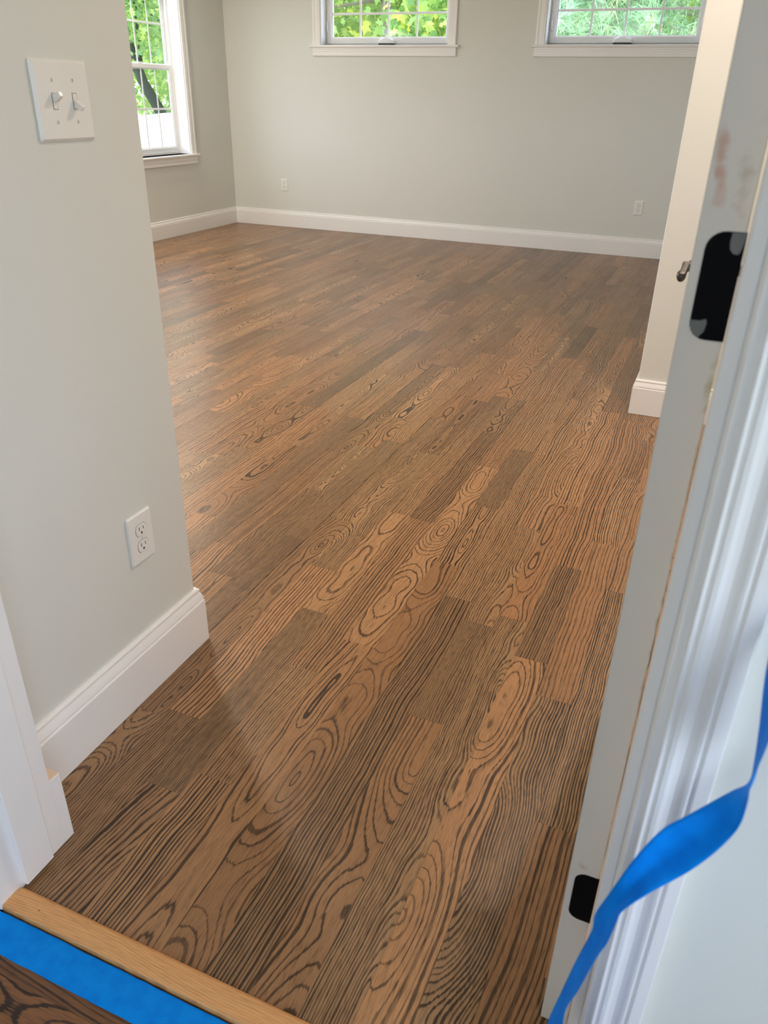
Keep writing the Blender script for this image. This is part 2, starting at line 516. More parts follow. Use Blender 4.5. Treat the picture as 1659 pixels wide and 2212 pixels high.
wall_holes('wall_back', 'y', Y_B, Y_B + 0.17, X_L - 0.17, 1.32, -0.1, H, [W2, W3])
wall_holes('wall_left', 'x', X_L - 0.17, X_L, 1.184, Y_B, -0.1, H, [W1, W5])
wall_holes('wall_right', 'x', X_P, X_P + 0.12, Y_P + 0.12, Y_B, -0.1, H, [])
tag(box('wall_end', (X_P, Y_P, -0.1), (1.32, Y_P + 0.12, H), 'wall', bevel=0.003), kind='structure')
tag(box('wall_passage', (X_S - 0.12, Y_W, -0.1), (X_S, Y_S, H), 'wall', bevel=0.003), kind='structure')
wall_holes('wall_near', 'y', Y_S - 0.12, Y_S, X_L - 0.17, X_S - 0.12, -0.1, H, [W6])
wall_holes('wall_door', 'y', Y_H, Y_W, -1.92, 1.32, -0.1, H, [(X_JL - 0.019, X_JR + 0.019, -0.1, 2.063)])
wall_holes('wall_passage_right', 'x', 1.2, 1.32, Y_W, Y_P, -0.1, H, [])
wall_holes('wall_hall_left', 'x', -1.92, -1.80, -2.3, Y_H, -0.1, H, [])
wall_holes('wall_hall_right', 'x', 1.2, 1.32, -2.3, Y_H, -0.1, H, [W7])
wall_holes('wall_hall_back', 'y', -2.42, -2.3, -1.92, 1.32, -0.1, H, [W4])
tag(box('ceiling', (X_L - 0.17, -2.42, H), (1.32, Y_B + 0.17, H + 0.12), 'ceiling'), kind='structure')

# ------------------------------------------------------------------ floor
PITCH = 0.0843
X0P = -0.117
JOINTS = {}
for row, y in ((-19, 3.418), (-14, 3.778), (-15, 3.501), (-12, 4.093), (-12, 2.724), (-10, 2.673), (-8, 2.994), (-16, 2.517), (-6, 2.333),
               (-7, 2.65), (-6, 1.924), (-5, 1.761), (-9, 2.159), (-12, 1.869), (-11, 2.039), (-14, 1.743), (-7, 1.46), (-6, 4.015),
               (-7, 4.209), (-3, 4.586), (-11, 5.027), (-3, 1.732), (-2, 1.579), (-1, 1.456), (0, 1.983), (-9, 1.541), (-10, 1.746), (0, 1.095)):
    JOINTS.setdefault(row, []).append(y)

def plank_geo(x0, x1, y0, y1, along='y', ztop=0.0, zbot=-0.018):
    g = 0.0001; c = 0.00022
    if along == 'y': xa, xb, ya, yb = x0 + g, x1 - g, y0 + g, y1 - g
    else: xa, xb, ya, yb = x0 + g, x1 - g, y0 + g, y1 - g
    v = [(xa, ya, zbot), (xb, ya, zbot), (xb, yb, zbot), (xa, yb, zbot),
         (xa, ya, ztop - c), (xb, ya, ztop - c), (xb, yb, ztop - c), (xa, yb, ztop - c),
         (xa + c, ya + c, ztop), (xb - c, ya + c, ztop), (xb - c, yb - c, ztop), (xa + c, yb - c, ztop)]
    f = [[0, 3, 2, 1], [8, 9, 10, 11]]
    for lo in (0, 4):
        for k in range(4):
            f.append([lo + k, lo + (k + 1) % 4, lo + 4 + (k + 1) % 4, lo + 4 + k])
    return v, f

def add_attrs(me, bw, tone):
    a = me.attributes.new('bw', 'FLOAT_VECTOR', 'POINT'); a.data.foreach_set('vector', np.asarray(bw, dtype=np.float32).ravel())
    a = me.attributes.new('tone', 'FLOAT_COLOR', 'POINT'); a.data.foreach_set('color', np.asarray(tone, dtype=np.float32).ravel())

floor = tag(box('floor', (X_L, Y_H, -0.10), (1.2, Y_B, -0.0185), 'subfloor'), kind='structure')

prnd = random.Random(23)
planks = []   # (x0,x1,y0,y1,rowcentre,ystart,seed,tone)
row_lo = math.floor((X_L - X0P) / PITCH); row_hi = math.ceil((1.2 - X0P) / PITCH)
YT = 0.584
for row in range(row_lo, row_hi + 1):
    xa, xb = X0P + row * PITCH, X0P + (row + 1) * PITCH
    js = sorted(JOINTS.get(row, []))
    cuts = list(js)
    y = (min(js) if js else YT + prnd.uniform(0.2, 1.1))
    if not js: cuts.append(y)
    yy = min(cuts)
    while yy > YT + 0.25:
        yy -= prnd.choice((0.45, 0.6, 0.75, 0.9, 1.1, 1.3)) * prnd.uniform(0.85, 1.15)
        if yy > YT + 0.12: cuts.append(yy)
    cs = sorted(cuts); fill = []
    for i in range(len(cs)):
        nxt = cs[i + 1] if i + 1 < len(cs) else Y_B
        p = cs[i]
        while nxt - p > 1.5:
            p += prnd.choice((0.4, 0.5, 0.65, 0.8, 1.0, 1.25)) * prnd.uniform(0.85, 1.15)
            if nxt - p > 0.2: fill.append(p)
    cs = [YT] + sorted(cs + fill) + [Y_B - 0.002]
    for a, b in zip(cs[:-1], cs[1:]):
        if b - a < 0.02: continue
        tone = [prnd.random() for _ in range(3)]
        seed = prnd.uniform(0, 900)
        # clip to the two floor rectangles
        subs = []
        for (rx0, rx1, ry0, ry1) in ((X_S + 0.002, 1.198, YT, Y_P - 0.002), (X_L + 0.002, X_P - 0.002, Y_S + 0.002, Y_B - 0.002)):
            c = (max(xa, rx0), min(xb, rx1), max(a, ry0), min(b, ry1))
            if c[1] - c[0] > 0.004 and c[3] - c[2] > 0.01: subs.append(c)
        if len(subs) == 2 and abs(subs[0][0] - subs[1][0]) < 1e-6 and abs(subs[0][1] - subs[1][1]) < 1e-6:
            subs = [(subs[0][0], subs[0][1], min(subs[0][2], subs[1][2]), max(subs[0][3], subs[1][3]))]
        elif len(subs) == 2:
            # a row cut by a wall line: keep the parts from overlapping
            s0, s1 = subs
            if s0[3] > s1[2]: subs = [(s0[0], s0[1], s0[2], s0[3]), (s1[0], s1[1], max(s1[2], s0[3]), s1[3])]
            subs = [s for s in subs if s[3] - s[2] > 0.01]
        for c in subs: planks.append((*c, (xa + xb) / 2, a, seed, tone))

def seen_size(p):
    best = 0.0
    tot = 0.0
    for fx in (0.1, 0.5, 0.9):
        for fy in (0.05, 0.3, 0.5, 0.7, 0.95):
            q = Vector((p[0] + (p[1] - p[0]) * fx, p[2] + (p[3] - p[2]) * fy, -CAM_H))
            z = q.dot(CF)
            if z <= 0.05: continue
            ix = 829.5 + 1675 * q.dot(CR) / z; iy = 1106 - 1675 * q.dot(CU) / z
            if not (-20 < ix < 1680 and -20 < iy < 2240): continue
            if q.x < X_S and (X_S / q.x) * q.y < Y_S: continue
            if q.y > Y_P and q.x * Y_P / q.y > X_P: continue
            if q.x / q.y > -0.030: continue
            tot += abs(q.normalized().z) / (q.length ** 2) / 15
    return tot * (p[1] - p[0]) * (p[3] - p[2])

order = sorted(range(len(planks)), key=lambda i: -seen_size(planks[i]))
single = [i for i in order[:296]]
rest = [i for i in order[296:]]
def plank_attr(v, p):
    return [(q[0] - p[4], q[1] - p[5], p[6]) for q in v], [(*p[7], 1.0)] * len(v)
for i in single:
    p = planks[i]
    v, f = plank_geo(p[0], p[1], p[2], p[3])
    o = mesh_obj('floor_plank', v, f, 'oak', floor)
    add_attrs(o.data, *plank_attr(v, p))
rv, rf, rb, rt = [], [], [], []
for i in rest:
    p = planks[i]
    v, f = plank_geo(p[0], p[1], p[2], p[3])
    n0 = len(rv); rv += v; rf += [[k + n0 for k in q] for q in f]
    b_, t_ = plank_attr(v, p); rb += b_; rt += t_
o = mesh_obj('far_floor_planks', rv, rf, 'oak', floor)
add_attrs(o.data, rb, rt); o['kind'] = 'stuff'

# hall floor, boards running across the doorway
hall_floor = tag(box('floor_hall', (-1.80, -2.3, -0.10), (1.2, Y_H, -0.0185), 'subfloor'), kind='structure')
hy = 0.534
hr = 0
while hy > -2.28:
    ya = max(hy - 0.0826, -2.295); x = -1.795 - 0.0
    first = True
    while x < 1.19:
        ln = prnd.uniform(0.7, 1.5)
        if hr < 2 and first: ln = 1.9
        xb = min(1.195, x + ln); first = False
        if 1.195 - xb < 0.2: xb = 1.195
        v, f = plank_geo(x, xb, ya, hy, 'x')
        o = mesh_obj('floor_plank', v, f, 'oak_hall', hall_floor)
        sd = prnd.uniform(0, 900); tn = [prnd.uniform(0.1, 0.6), prnd.uniform(0.35, 0.65), prnd.uniform(0.4, 1.0)]
        add_attrs(o.data, [(q[1] - (ya + hy) / 2, q[0] - x, sd) for q in v], [(*tn, 1)] * len(v))
        x = xb
    hy = ya; hr += 1

# threshold strip: unfinished oak reducer, rounded far edge
thr_prof = [(0.0, -0.018), (0.0, 0.0085), (0.003, 0.0105), (0.030, 0.0105), (0.039, 0.0085), (0.0445, 0.0035), (0.046, 0.0006), (0.046, -0.018)]
thr = extrude_profile('trim_1', thr_prof, (X_JL - 0.001, 0.5375, 0.0), (0, 1, 0), (0, 0, 1), (1, 0, 0), X_JR - X_JL + 0.002, 'oak_raw')
add_attrs(thr.data, [((v.co.y + WLOC[thr.name].y - 0.56), v.co.x, 5.3) for v in thr.data.vertices], [(0.5, 0.93, 0.6, 1)] * len(thr.data.vertices))
tag(thr, 'pale unfinished oak threshold strip across the doorway', kind='structure')
nail = plate_prism('nail_hole', [(0.0012 * math.cos(a * math.pi / 4), 0.0012 * math.sin(a * math.pi / 4)) for a in range(8)], (-0.852, 0.556, 0.0100), (1, 0, 0), (0, 1, 0), (0, 0, 1), 0, 0.0008, 'slot', thr)

# ------------------------------------------------------------------ baseboards
BB = [(0, 0), (0.0165, 0), (0.0165, 0.1185), (0.0158, 0.1212), (0.0140, 0.1220), (0.0132, 0.1235), (0.0140, 0.1252), (0.0152, 0.1270),
      (0.0146, 0.1305), (0.0126, 0.1365), (0.0100, 0.1425), (0.0085, 0.1460), (0.0078, 0.1475), (0.0090, 0.1490), (0.0094, 0.1515), (0.0088, 0.1545), (0.0070, 0.1570), (0.0045, 0.1580), (0, 0.1580)]
BB = [(t, z + 0.0012) for t, z in BB]
tag(sweep_wall('baseboard_passage', [(X_S, Y_W + 0.023), (X_S, Y_S), (X_L, Y_S)], BB, 'trim', -1), kind='structure')
tag(sweep_wall('baseboard_left', [(X_L, Y_S + 0.0165), (X_L, Y_B), (X_P, Y_B)], BB, 'trim', -1), kind='structure')
tag(sweep_wall('baseboard_right', [(1.2, Y_P), (X_P, Y_P), (X_P, Y_B - 0.0165)], BB, 'trim', 1), kind='structure')
# door-wall stub: plain board with a bare, unpainted top
blk = tag(box('trim_2', (X_S + 0.0166, Y_W, 0.001), (X_JL, Y_W + 0.023, 0.1605), 'trim', bevel=0.0006), kind='structure')
box('bare_top', (X_S + 0.018, Y_W + 0.001, 0.1605), (X_JL - 0.001, Y_W + 0.022, 0.1612), 'barewood', blk)

# ------------------------------------------------------------------ door frame
jam = tag(empty('trim_3', (0, Y_H, 0)), 'white painted door frame around the doorway', kind='structure')
box('jamb', (X_JL - 0.0185, Y_H, 0.001), (X_JL, Y_W, 2.062), 'trim', jam, 0.001)
box('jamb', (X_JR, Y_H, 0.001), (X_JR + 0.0185, Y_W, 2.062), 'trim', jam, 0.001)
box('head_jamb', (X_JL, Y_H, 2.044), (X_JR, Y_W, 2.062), 'trim', jam, 0.001)
box('stop', (X_JL, 0.585, 0.011), (X_JL + 0.012, 0.648, 2.044), 'trim', jam, 0.0015)
box('stop', (X_JR - 0.012, 0.585, 0.011), (X_JR, 0.648, 2.044), 'trim', jam, 0.0015)
box('head_stop', (X_JL + 0.012, 0.585, 2.032), (X_JR - 0.012, 0.648, 2.044), 'trim', jam, 0.0015)
# hall-side casing: thin inner edge, cove, ridge, flat outer band
CAS = [(0.874 * a, b) for a, b in [(0.0, 0.0), (0.0, 0.0085), (0.0012, 0.0098), (0.0028, 0.0098), (0.0042, 0.0080), (0.0052, 0.0088), (0.0085, 0.0112), (0.0125, 0.0118), (0.0165, 0.0108),
       (0.0215, 0.0106), (0.0255, 0.0124), (0.0295, 0.0150), (0.0322, 0.0160), (0.0338, 0.0158), (0.0350, 0.0138), (0.0366, 0.0138), (0.0374, 0.0166), (0.0385, 0.0172), (0.0500, 0.0172), (0.0515, 0.0160), (0.0515, 0.0)]]
extrude_profile('casing', CAS, (X_JR + 0.008, Y_H, 0.001), (1, 0, 0), (0, -1, 0), (0, 0, 1), 2.12, 'trim', jam)
extrude_profile('casing', CAS, (X_JL - 0.008, Y_H, 0.001), (-1, 0, 0), (0, -1, 0), (0, 0, 1), 2.12, 'trim', jam)
extrude_profile('head_casing', CAS, (X_JL - 0.008, Y_H, 2.069), (0, 0, 1), (0, -1, 0), (1, 0, 0), X_JR - X_JL + 0.016, 'trim', jam)

# ------------------------------------------------------------------ the open door
DY0, DX0, DX1, DW = 0.7285, -0.0241, 0.0143, 0.905
door = tag(empty('door_1', (0, DY0, 0.012)), 'white door standing open, its hinge edge towards the hall', kind='structure')
slab = box('slab', (DX0, DY0, 0.012), (DX1, DY0 + DW, 2.035), 'door', door, 0.0016, 2)
def door_leaf_outline(w, h, r):
    # far side rounded, pin side square
    pts = [(w, 0.0), (w, h)]
    for k in range(7):
        a = math.radians(90 + 90 * k / 6); pts.append((r + r * math.cos(a), h - r + r * math.sin(a)))
    for k in range(7):
        a = math.radians(180 + 90 * k / 6); pts.append((r + r * math.cos(a), r + r * math.sin(a)))
    return pts
for hz, r in ((0.262, 0.0150), (1.066, 0.0150), (1.80, 0.0150)):
    hw = 0.0305
    lf = plate_prism('hinge_leaf', door_leaf_outline(hw, 0.0905, r), (DX1 - hw + 0.0008, DY0, hz), (1, 0, 0), (0, 0, 1), (0, -1, 0), -0.001, 0.0008, 'black', door)
    lf['label'] = 'black hinge leaf with rounded corners'
    for (sa, sb) in ((0.010, 0.045), (0.020, 0.018), (0.020, 0.073)):
        c = (DX1 - hw + 0.0008 + sa, DY0 - 0.0008, hz + sb)
        plate_prism('screw', [(0.0035 * math.cos(a * math.pi / 5), 0.0035 * math.sin(a * math.pi / 5)) for a in range(10)], c, (1, 0, 0), (0, 0, 1), (0, -1, 0), -0.0002, 0.0004, 'black', lf)
    bm = bmesh.new(); tube(bm, [(0.0215, DY0 - 0.004, hz), (0.0215, DY0 - 0.004, hz + 0.0905)], 0.0052, 10)
    bm_obj('knuckle', bm, 'black', lf, True)
    if abs(hz - 1.066) < 0.01:  # two thin grey patches laid on this leaf
        px = DX1 - hw + 0.0008
        sm1 = [(0.0305, 0.090), (0.0190, 0.090), (0.0185, 0.083), (0.0195, 0.077), (0.0225, 0.0735), (0.0265, 0.0730), (0.0280, 0.0750), (0.0290, 0.080)]
        plate_prism('grey_patch', sm1, (px, DY0 - 0.0012, hz), (1, 0, 0), (0, 0, 1), (0, -1, 0), 0, 0.0003, 'mid_grey', lf)
        sm2 = [(0.0004, 0.0165), (0.0014, 0.0090), (0.0045, 0.0040), (0.0090, 0.0016), (0.0130, 0.0075), (0.0140, 0.0150), (0.0128, 0.0185), (0.0080, 0.0165)]
        plate_prism('grey_patch', sm2, (px, DY0 - 0.0012, hz), (1, 0, 0), (0, 0, 1), (0, -1, 0), 0, 0.0003, 'mid_grey', lf)
# lever handles on both faces
def lever(sgn, x_face):
    hy_, hz_ = DY0 + DW - 0.068, 0.985
    r = plate_prism('handle_rosette', [(0.032 * math.cos(a * math.pi / 12), 0.032 * math.sin(a * math.pi / 12)) for a in range(24)], (x_face, hy_, hz_), (0, 1, 0), (0, 0, 1), (sgn, 0, 0), 0, 0.009, 'bronze', door, 0.002)
    bm = bmesh.new()
    tube(bm, [(x_face + sgn * 0.008, hy_, hz_), (x_face + sgn * 0.030, hy_, hz_)], [0.011, 0.010], 12)
    bm_obj('handle_neck', bm, 'bronze', r, True)
    # flattened arm, deeper at its tip
    bm = bmesh.new()
    st = [(0.014, 0.008, 0.010), (0.0, 0.0075, 0.0105), (-0.03, 0.0065, 0.010), (-0.07, 0.0065, 0.0105), (-0.098, 0.0080, 0.0115), (-0.108, 0.0070, 0.0095), (-0.112, 0.003, 0.004)]
    rings = []
    for (dy, hx, hzz) in st:
        rings.append([bm.verts.new((x_face + sgn * (0.0345 + 0.0010 * (dy < -0.08)) + hx * math.cos(2 * math.pi * k / 14),
                                    hy_ + dy, hz_ + (hzz * math.sin(2 * math.pi * k / 14) if math.sin(2 * math.pi * k / 14) < 0 else min(hzz * 0.55, hzz * math.sin(2 * math.pi * k / 14))))) for k in range(14)])
    for i in range(len(rings) - 1):
        for k in range(14): bm.faces.new([rings[i][k], rings[i][(k + 1) % 14], rings[i + 1][(k + 1) % 14], rings[i + 1][k]])
    bm.faces.new(rings[0][::-1]); bm.faces.new(rings[-1])
    bm_obj('handle_arm', bm, 'bronze', r, True)
    r['label'] = 'dark grey metal lever handle'
lever(-1, DX0); lever(1, DX1)

# ------------------------------------------------------------------ windows
def stool_apron(root, axis, wall, u0, u1, zt, out):
    """stool (with horns) and moulded apron; out = direction sign into the room along the wall normal"""
    A = (0, out, 0) if axis == 'y' else (out, 0, 0)
    T = (1, 0, 0) if axis == 'y' else (0, 1, 0)
    def org(u): return (u, wall, 0) if axis == 'y' else (wall, u, 0)
    st = [(-0.115, zt - 0.020), (0.030, zt - 0.020), (0.0335, zt - 0.0165), (0.035, zt - 0.010), (0.0335, zt - 0.0035), (0.030, zt), (-0.115, zt)]
    # the deep part sits between the jambs, the nosing runs past the casings
    extrude_profile('stool', [(-0.115, zt - 0.020), (0.0, zt - 0.020), (0.0, zt), (-0.115, zt)], org(u0 + 0.002), A, (0, 0, 1), T, u1 - u0 - 0.004, 'trim', root)
    extrude_profile('stool_nosing', [(0.0005, zt - 0.020)] + st[1:6] + [(0.0005, zt)], org(u0 - 0.105), A, (0, 0, 1), T, u1 - u0 + 0.21, 'trim', root)
    z1 = zt - 0.0203
    ap = [(0.0005, z1), (0.020, z1), (0.020, z1 - 0.012), (0.0175, z1 - 0.016), (0.0175, z1 - 0.030), (0.0150, z1 - 0.034), (0.0150, z1 - 0.048), (0.0165, z1 - 0.052),
          (0.0165, z1 - 0.064), (0.013, z1 - 0.068), (0.0005, z1 - 0.068)]
    extrude_profile('apron', ap, org(u0 - 0.082), A, (0, 0, 1), T, u1 - u0 + 0.164, 'trim', root)

def casings(root, axis, wall, u0, u1, z0, z1, out):
    prof = [(0.004, 0.0005), (0.004, 0.010), (0.006, 0.012), (0.016, 0.012), (0.018, 0.014), (0.055, 0.015), (0.058, 0.0185), (0.074, 0.0185), (0.078, 0.016), (0.078, 0.0005)]
    N = Vector((0, out, 0)) if axis == 'y' else Vector((out, 0, 0))
    def org(u, z): return (u, wall, z) if axis == 'y' else (wall, u, z)
    T = Vector((1, 0, 0)) if axis == 'y' else Vector((0, 1, 0))
    extrude_profile('casing', prof, org(u0, z0), -T, N, (0, 0, 1), z1 - z0 + 0.078, 'trim', root)
    extrude_profile('casing', prof, org(u1, z0), T, N, (0, 0, 1), z1 - z0 + 0.078, 'trim', root)
    extrude_profile('head_casing', prof, org(u0 - 0.003, z1), (0, 0, 1), N, T, u1 - u0 + 0.006, 'trim', root)

def bxa(name, axis, u0, u1, c0, c1, z0, z1, mat, parent, bevel=0.0):
    if axis == 'y': return box(name, (u0, min(c0, c1), z0), (u1, max(c0, c1), z1), mat, parent, bevel)
    return box(name, (min(c0, c1), u0, z0), (max(c0, c1), u1, z1), mat, parent, bevel)

def lined_opening(root, axis, wall, u0, u1, z0, z1, ins):
    """jamb liners, ins = inward-to-outward sign (away from room)"""
    c0, c1 = wall, wall + ins * 0.115
    bxa('jamb_liner', axis, u0, u0 + 0.004, c0, c1, z0, z1, 'trim', root)
    bxa('jamb_liner', axis, u1 - 0.004, u1, c0, c1, z0, z1, 'trim', root)
    bxa('head_liner', axis, u0 + 0.004, u1 - 0.004, c0, c1, z1 - 0.004, z1, 'trim', root)

def sash(root, name, axis, u0, u1, z0, z1, c, depth, stile, rail_b, rail_t, cols, rows, ins, mw=0.016):
    """sash frame with grille and one pane per light; c = room-side plane, glass half way"""
    s = empty(name, ((u0 + u1) / 2, c, z0) if axis == 'y' else (c, (u0 + u1) / 2, z0), root)
    c1 = c + ins * depth
    bxa('stile', axis, u0, u0 + stile, c, c1, z0, z1, 'vinyl', s, 0.003)
    bxa('stile', axis, u1 - stile, u1, c, c1, z0, z1, 'vinyl', s, 0.003)
    bxa('rail', axis, u0 + stile, u1 - stile, c, c1, z0, z0 + rail_b, 'vinyl', s, 0.003)
    bxa('rail', axis, u0 + stile, u1 - stile, c, c1, z1 - rail_t, z1, 'vinyl', s, 0.003)
    g0, g1, h0, h1 = u0 + stile, u1 - stile, z0 + rail_b, z1 - rail_t
    # glazing bead, a step down to the glass
    bd = 0.008
    cb0, cb1 = c + ins * depth * 0.30, c + ins * depth * 0.75
    bxa('glazing_bead', axis, g0, g0 + bd, cb0, cb1, h0, h1, 'vinyl', s)
    bxa('glazing_bead', axis, g1 - bd, g1, cb0, cb1, h0, h1, 'vinyl', s)
    bxa('glazing_bead', axis, g0 + bd, g1 - bd, cb0, cb1, h0, h0 + bd, 'vinyl', s)
    bxa('glazing_bead', axis, g0 + bd, g1 - bd, cb0, cb1, h1 - bd, h1, 'vinyl', s)
    g0 += bd; g1 -= bd; h0 += bd; h1 -= bd
    cm0, cm1 = c + ins * depth * 0.42, c + ins * depth * 0.64
    pw, phh = (g1 - g0) / cols, (h1 - h0) / rows
    for i in range(1, cols):
        x = g0 + i * pw
        bxa('muntin', axis, x - mw / 2, x + mw / 2, cm0, cm1, h0, h1, 'vinyl', s, 0.002)
    for j in range(1, rows):
        z = h0 + j * phh
        for i in range(cols):
            a = g0 + i * pw + (mw / 2 if i else 0); b = g0 + (i + 1) * pw - (mw / 2 if i < cols - 1 else 0)
            bxa('muntin', axis, a, b, cm0, cm1, z - mw / 2, z + mw / 2, 'vinyl', s, 0.002)
    cg = c + ins * depth * 0.53
    for i in range(cols):
        for j in range(rows):
            a = g0 + i * pw + (mw / 2 if i else 0); b = g0 + (i + 1) * pw - (mw / 2 if i < cols - 1 else 0)
            za = h0 + j * phh + (mw / 2 if j else 0); zb = h0 + (j + 1) * phh - (mw / 2 if j < rows - 1 else 0)
            bxa('pane', axis, a, b, cg - 0.001, cg + 0.001, za, zb, 'glass', s)
    return s

# --- double-hung windows in the left wall
def double_hung(name, w, label):
    u0, u1, z0, z1 = w
    root = tag(empty(name, (X_L, (u0 + u1) / 2, z0)), label, kind='structure')
    casings(root, 'x', X_L, u0, u1, z0, z1, 1)
    stool_apron(root, 'x', X_L, u0, u1, z0, 1)
    lined_opening(root, 'x', X_L, u0, u1, z0, z1, -1)
    f0, f1 = X_L - 0.115, X_L - 0.168
    bxa('frame', 'x', u0, u0 + 0.022, f0, f1, z0, z1, 'vinyl', root, 0.002)
    bxa('frame', 'x', u1 - 0.022, u1, f0, f1, z0, z1, 'vinyl', root, 0.002)
    bxa('frame', 'x', u0 + 0.022, u1 - 0.022, f0, f1, z0, z0 + 0.022, 'vinyl', root, 0.002)
    bxa('frame', 'x', u0 + 0.022, u1 - 0.022, f0, f1, z1 - 0.022, z1, 'vinyl', root, 0.002)
    zm = 1.435
    ls = sash(root, 'lower_sash', 'x', u0 + 0.023, u1 - 0.023, z0 + 0.023, zm + 0.021, X_L - 0.120, 0.022, 0.028, 0.036, 0.036, 4, 2, -1)
    sash(root, 'upper_sash', 'x', u0 + 0.023, u1 - 0.023, zm - 0.018, z1 - 0.023, X_L - 0.1435, 0.022, 0.028, 0.036, 0.036, 4, 2, -1)
    bxa('sash_lock', 'x', (u0 + u1) / 2 - 0.03, (u0 + u1) / 2 + 0.03, X_L - 0.122, X_L - 0.140, zm + 0.021, zm + 0.032, 'vinyl', ls, 0.003)
    return root
double_hung('window_1', W1, 'tall white double-hung window in the far left wall')

# --- awning windows high in the back wall
def awning(name, w, label):
    u0, u1, z0, z1 = w
    root = tag(empty(name, ((u0 + u1) / 2, Y_B, z0)), label, kind='structure')
    casings(root, 'y', Y_B, u0, u1, z0, z1, -1)
    stool_apron(root, 'y', Y_B, u0, u1, z0, -1)
    lined_opening(root, 'y', Y_B, u0, u1, z0, z1, 1)
    f0, f1 = Y_B + 0.115, Y_B + 0.168
    bxa('frame', 'y', u0, u0 + 0.012, f0, f1, z0, z1, 'vinyl', root, 0.002)
    bxa('frame', 'y', u1 - 0.012, u1, f0, f1, z0, z1, 'vinyl', root, 0.002)
    bxa('frame', 'y', u0 + 0.012, u1 - 0.012, f0, f1, z0, z0 + 0.014, 'vinyl', root, 0.002)
    bxa('frame', 'y', u0 + 0.012, u1 - 0.012, f0, f1, z1 - 0.012, z1, 'vinyl', root, 0.002)
    c = Y_B + 0.108
    sash(root, 'sash', 'y', u0 + 0.013, u1 - 0.013, z0 + 0.015, z1 - 0.013, c, 0.05, 0.046, 0.050, 0.040, 4, 2, 1, 0.018)
    # crank cover: domed trapezoid at the middle of the sill, dark slot beneath
    xm = (u0 + u1) / 2 + 0.002
    hood = [(1.3 * a, 1.18 * b) for a, b in [(-0.062, 0.010), (0.062, 0.010), (0.054, 0.034), (0.036, 0.044), (0.018, 0.050), (0.0, 0.053), (-0.018, 0.049), (-0.036, 0.044), (-0.054, 0.034)]]
    ck = plate_prism('crank_cover', hood, (xm, c, z0 + 0.004), (1, 0, 0), (0, 0, 1), (0, -1, 0), 0.0, 0.040, 'vinyl', root, 0.010)
    plate_prism('crank_slot', [(-0.072, 0.001), (0.072, 0.001), (0.076, 0.0116), (-0.076, 0.0116)], (xm, c, z0 + 0.004), (1, 0, 0), (0, 0, 1), (0, -1, 0), 0.004, 0.036, 'crank_dark', ck)
    for s, x in ((1, u0 + 0.034), (-1, u1 - 0.034)):
        lk = bxa('lock_plate', 'y', x - 0.008, x + 0.008, c - 0.004, c, z0 + 0.085, z0 + 0.205, 'vinyl', root, 0.0015)
        bm = bmesh.new()
        tube(bm, [(x - s * 0.004, c - 0.006, z0 + 0.105), (x - s * 0.008, c - 0.020, z0 + 0.125), (x - s * 0.008, c - 0.024, z0 + 0.190)], [0.006, 0.006, 0.004], 8)
        bm_obj('lock_lever', bm, 'vinyl', lk, True)
    return root
awning('window_2', W2, 'high white awning window in the back wall nearer the corner, maple leaves outside')
awning('window_3', W3, 'high white awning window in the back wall beside the wall end, pine outside')

# --- plain windows outside the picture that light the room and the hall
def fixed_window(name, axis, wall, w, ins, label):
    u0, u1, z0, z1 = w
    loc = ((u0 + u1) / 2, wall, z0) if axis == 'y' else (wall, (u0 + u1) / 2, z0)
    root = tag(empty(name, loc), label, kind='structure')
    casings(root, axis, wall, u0, u1, z0, z1, -ins)
    stool_apron(root, axis, wall, u0, u1, z0, -ins)
    sash(root, 'sash', axis, u0, u1, z0, z1, wall + ins * 0.06, 0.045, 0.05, 0.05, 0.05, 3, 2, ins)
    return root
fixed_window('window_4', 'y', -2.3, W4, -1, 'hall window behind the viewpoint')
fixed_window('added_window_7', 'x', 1.2, W7, 1, 'unseen hall window added beside the viewpoint to light the doorway')
fixed_window('added_window_6', 'y', Y_S, W6, -1, 'unseen wide window added in the near wall left of the passage to light the room')
def portal(axis, c, w, sign):
    u0, u1, z0, z1 = w
    ld = bpy.data.lights.new('window_portal', 'AREA'); ld.shape = 'RECTANGLE'; ld.size = u1 - u0; ld.size_y = z1 - z0
    ld.cycles.is_portal = True
    lo = bpy.data.objects.new('window_portal', ld); COL.objects.link(lo)
    um, zm = (u0 + u1) / 2, (z0 + z1) / 2
    lo.location = (um, c, zm) if axis == 'y' else (c, um, zm)
    d = Vector((0, sign, 0)) if axis == 'y' else Vector((sign, 0, 0))
    lo.rotation_euler = d.to_track_quat('-Z', 'Z').to_euler()
portal('x', X_L - 0.18, W1, 1); portal('x', X_L - 0.18, W5, 1)
portal('y', Y_B + 0.18, W2, -1); portal('y', Y_B + 0.18, W3, -1)
portal('y', -2.43, W4, 1); portal('x', 1.33, W7, -1); portal('y', Y_S - 0.13, W6, 1)
double_hung('added_window_5', W5, 'unseen wide window added for daylight in the left wall, hidden by the passage wall')

